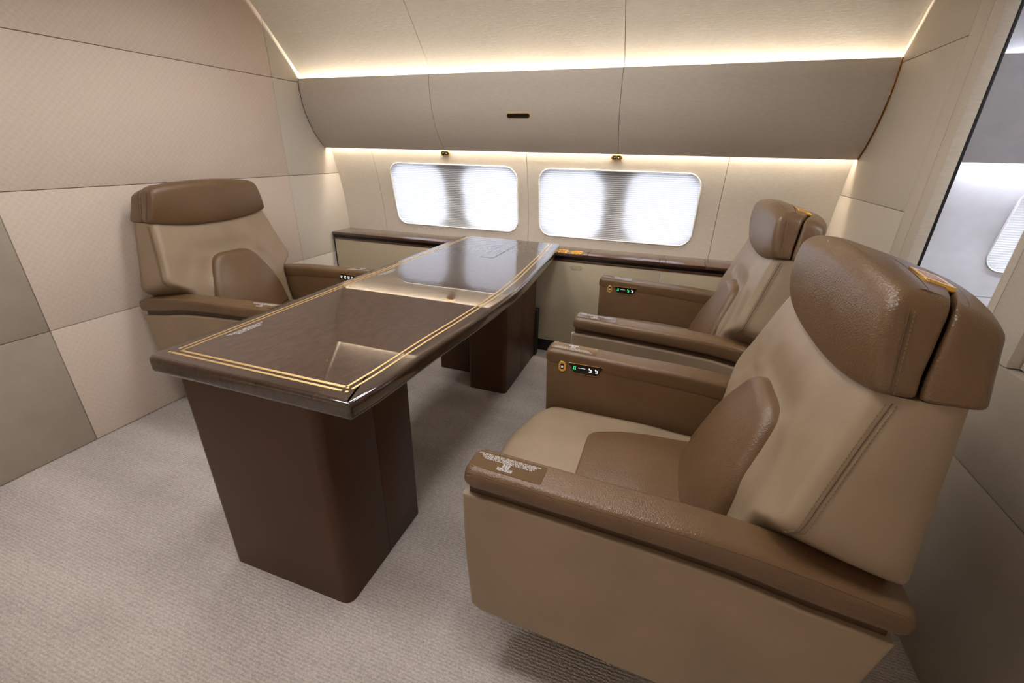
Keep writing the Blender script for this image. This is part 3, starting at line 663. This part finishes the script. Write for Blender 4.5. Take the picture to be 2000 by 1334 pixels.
def controls(t, sv, kind, flip):
    # panel on the inner face of an armrest; a runs forward along the arm, faces the sitter
    vi = 0.2752
    fm = lambda a, b, h: (a, sv*(vi-h), b)
    R_ = (1 if flip else -1)
    if kind == 'club':
        cp = mesh('control_panel', *pillowVF(roundpoly([(0.774-0.075, 0.593), (0.774-0.193, 0.593), (0.774-0.174, 0.557), (0.774-0.094, 0.557)], [0.002, 0.002, 0.014, 0.014], 4), -0.003, 0.003, 0.0012, 0, fm, inner=(0.5,), seg=2), 'gold', t)
        pillow('touch_screen', roundpoly([(0.774-0.077, 0.5915), (0.774-0.191, 0.5915), (0.774-0.173, 0.5585), (0.774-0.095, 0.5585)], [0.002, 0.002, 0.013, 0.013], 4), -0.003, 0.0036, 0.0004, 0, fm, 'blk', cp, inner=(0.5,), seg=2)
        d = -1
        def ic(pieces, m, nm):
            V, F = merge([loft([[fm(p[0], p[1], 0.0034) for p in P], [fm(p[0], p[1], 0.0040) for p in P]]) for P in pieces]); mesh(nm, V, F, m, cp, smooth=False)
        def R(u, z, a, b): return [(u-a, z-b), (u+a, z-b), (u+a, z+b), (u-a, z+b)]
        u0 = 0.774-0.098
        ic([R(u0+0.003, 0.5775, 0.0007, 0.0045), R(u0-0.003, 0.5775, 0.0007, 0.0045), R(u0, 0.5815, 0.0037, 0.001), R(u0+0.0042, 0.573, 0.0018, 0.0014), R(u0-0.0018, 0.573, 0.0018, 0.0014)], 'green', 'music_icon')
        ic([R(0.774-0.121, 0.579, 0.012, 0.0006)], 'icon', 'print_line')
        for k, uu in enumerate((0.774-0.149, 0.774-0.169)):
            ic([R(uu+0.003, 0.581, 0.002, 0.002), R(uu+0.0005, 0.5775, 0.0035, 0.0011), R(uu-0.003, 0.5745, 0.0016, 0.005), R(uu, 0.5705, 0.0036, 0.0013)], 'green' if kind == 'club' and t.get('lit') and k == 0 else 'icon', 'seat_icon')
        bt = pillow('call_button', rrect(0.774-0.056, 0.574, 0.0135, 0.0195, 0.013, 6), -0.003, 0.003, 0.0015, 0, fm, 'gold', t, seg=3)
        pillow('button_face', rrect(0.774-0.056, 0.5745, 0.006, 0.0105, 0.0055, 5), -0.003, 0.0036, 0.0005, 0, fm, 'blk', bt, seg=2)
        V, F = merge([loft([[fm(p[0], p[1], 0.0034) for p in P], [fm(p[0], p[1], 0.0040) for p in P]]) for P in (R(0.774-0.056, 0.5765, 0.0028, 0.0006), R(0.774-0.056, 0.5715, 0.0028, 0.0006), R(0.774-0.0585, 0.574, 0.0006, 0.0025), R(0.774-0.0535, 0.574, 0.0006, 0.0025))]); mesh('call_icon', V, F, 'icon', bt, smooth=False)
    else:
        cp = pillow('control_panel', rrect(0.635, 0.586, 0.049, 0.0165, 0.003, 3), -0.003, 0.003, 0.001, 0, fm, 'gold', t, seg=2)
        pillow('touch_screen', rrect(0.635, 0.586, 0.047, 0.0145, 0.003, 3), -0.003, 0.0036, 0.0004, 0, fm, 'blk', cp, seg=2)
        def R(u, z, a, b): return [(u-a, z-b), (u+a, z-b), (u+a, z+b), (u-a, z+b)]
        for k in range(4):
            uu = 0.600+0.0225*k
            V, F = merge([loft([[fm(p[0], p[1], 0.0034) for p in P], [fm(p[0], p[1], 0.0040) for p in P]]) for P in (R(uu-0.004, 0.587, 0.0014, 0.007), R(uu, 0.581, 0.0045, 0.0016), R(uu+0.003, 0.590, 0.0028, 0.0025))]); mesh('seat_icon', V, F, 'icon', cp, smooth=False)
ch = armchair(0.702, 0.750, math.pi, 'tan and brown leather armchair nearest the camera, its back towards the doorway', -1); controls(ch, -1, 'club', True)
ch2 = armchair(0.722, 1.707, math.pi, 'tan and brown leather armchair by the window, behind the nearest armchair', -1); ch2['lit'] = 1; controls(ch2, -1, 'club', True); del ch2['lit']
ch3 = armchair(-1.959, 1.320, 0.0, 'brown leather armchair against the woven wall, facing across the table', 1); controls(ch3, 1, 'bar', False)

# ------------------------------------------------------------ ceiling downlights over the table
dl = [(x_, y_, 'round ceiling downlight in the row nearer the %s, %s' % (w1, w2)) for y_, w1 in ((1.35, 'windows'), (0.30, 'camera')) for x_, w2 in ((-1.25, 'first from the woven wall'), (-0.6, 'above the table'), (0.05, 'first from the doorway'))]
dl.append((1.9, 0.9, 'unseen ceiling downlight added to brighten the next cabin beyond the doorway'))  # unseen lamp, added as fill light for the next cabin
for x, y, lab in dl:
    z = interp(y, [p[0] for p in arch], [p[1] for p in arch])-0.001; t = thing('ceiling_downlight', (x, y, z), lab, 'ceiling light', group='ceiling downlights'); n = 24
    ring = lambda r, zz: [(r*math.cos(2*math.pi*k/n), r*math.sin(2*math.pi*k/n), zz) for k in range(n)]
    V, F = loft([ring(0.034, 0.0), ring(0.034, -0.004), ring(0.026, -0.004), ring(0.025, 0.0)], False); mesh('trim_ring', V, F, 'gold', t)
    V, F = loft([ring(0.025, -0.0005), ring(0.025, -0.002)]); mesh('lens', V, F, 'bulb', t)
    ld = bpy.data.lights.new('downlight_beam', 'SPOT'); ld.energy = SPOT_W*(3.4 if x > 1 else 1.0); ld.spot_size = math.radians(165); ld.spot_blend = 0.8; ld.shadow_soft_size = 0.16; ld.color = (1.0, 0.97, 0.945)
    lo = bpy.data.objects.new('downlight_beam', ld); link(lo, t); lo.location = (0, 0, -0.02)

# ------------------------------------------------------------ the side of the cabin behind the camera (mirror of the window wall)
mir = lambda P: [(2*YC-y, z) for y, z in P]
wo = thing('wall_camera_side', (0, 0, 0), None, None, kind='structure')
strip_profile('wall_panel', mir([(wy(z), z) for z in [0.0+1.36*k/12 for k in range(13)]]), XL, XR, 'cream', wo, 0.014, 1)
V, F = loft([[(x, 2*YC-y, z) for y, z in BIN] for x in (XL+0.006, XR-0.006)])
o = mesh('overhead_bin', V, F, 'bin', None, ang=30); tag(o, 'pale grey overhead locker on the camera side of the cabin', 'overhead bin')
L = box('cove_light', (XL+0.01, XR-0.01, 2*YC-2.332, 2*YC-2.316, 1.465, 1.473), 'warm3', r=0); tag(L, 'unseen warm white light strip added above the overhead locker on the camera side', 'strip light')  # strip added out of view to light the cabin from the camera side
L = box('cove_light', (XL+0.01, XR-0.01, 2*YC-2.3945, 2*YC-2.3795, 1.258, 1.264), 'warm3', r=0); tag(L, 'unseen warm white light strip added below the overhead locker on the camera side', 'strip light')  # second added strip, also unseen, fills from behind the camera

# ------------------------------------------------------------ next cabin seen through the doorway
nx0, nx1 = 1.068, 3.3
wn = thing('wall_next_window', (0, 0, 0), None, None, kind='structure'); cn = thing('ceiling_next', (0, 0, 0), None, None, kind='structure'); we = thing('wall_next_end', (0, 0, 0), None, None, kind='structure'); wc = thing('wall_next_camera_side', (0, 0, 0), None, None, kind='structure')
zs = [0.0+1.36*k/16 for k in range(17)]
NW = (2.17, 0.93, 0.46, 0.205, 0.08)
strip_profile('wall_panel', [(wy(z), z) for z in zs if z <= 0.62] , nx0, nx1, 'nwhite', wn, 0.014, -1)
strip_profile('wall_panel', [(wy(0.6+0.76*k/18), 0.6+0.76*k/18) for k in range(19)], nx0, 1.55, 'nwhite', wn, 0.014, -1)
holed_panel(1.55, 2.79, NW, 'nwhite', wn)
strip_profile('wall_panel', [(wy(0.6+0.76*k/18), 0.6+0.76*k/18) for k in range(19)], 2.79, nx1, 'nwhite', wn, 0.014, -1)
window(3, NW, 'pane_dim')
strip_profile('ceiling_panel', arch, nx0, nx1, 'nwhite', cn, 0.015, -1)
box('end_wall', (nx1, nx1+0.03, -1.1, 2.6, 0, 2.28), 'nwhite', we, r=0)
strip_profile('wall_panel', mir([(wy(z), z) for z in zs]), nx0, nx1, 'nwhite', wc, 0.014, 1)
V, F = loft([[(x, y, z) for y, z in BIN] for x in (nx0+0.002, nx1)])
o = mesh('overhead_bin', V, F, 'nwhite', None, ang=30); tag(o, 'white overhead locker in the next cabin beyond the doorway', 'overhead bin')
L = box('cove_light', (1.42, nx1-0.01, 2.316, 2.332, 1.465, 1.473), 'cool', r=0); tag(L, 'cool white light strip above the locker in the next cabin', 'strip light')
L = box('cove_light', (1.42, nx1-0.01, 2.3795, 2.3945, 1.258, 1.264), 'cool', r=0); tag(L, 'cool white light strip below the locker in the next cabin', 'strip light')
L = box('cove_light', (1.42, nx1-0.01, 2*YC-2.246, 2*YC-2.232, 1.62, 1.63), 'cool', r=0); tag(L, 'cool white light strip on the far side of the next cabin', 'strip light')
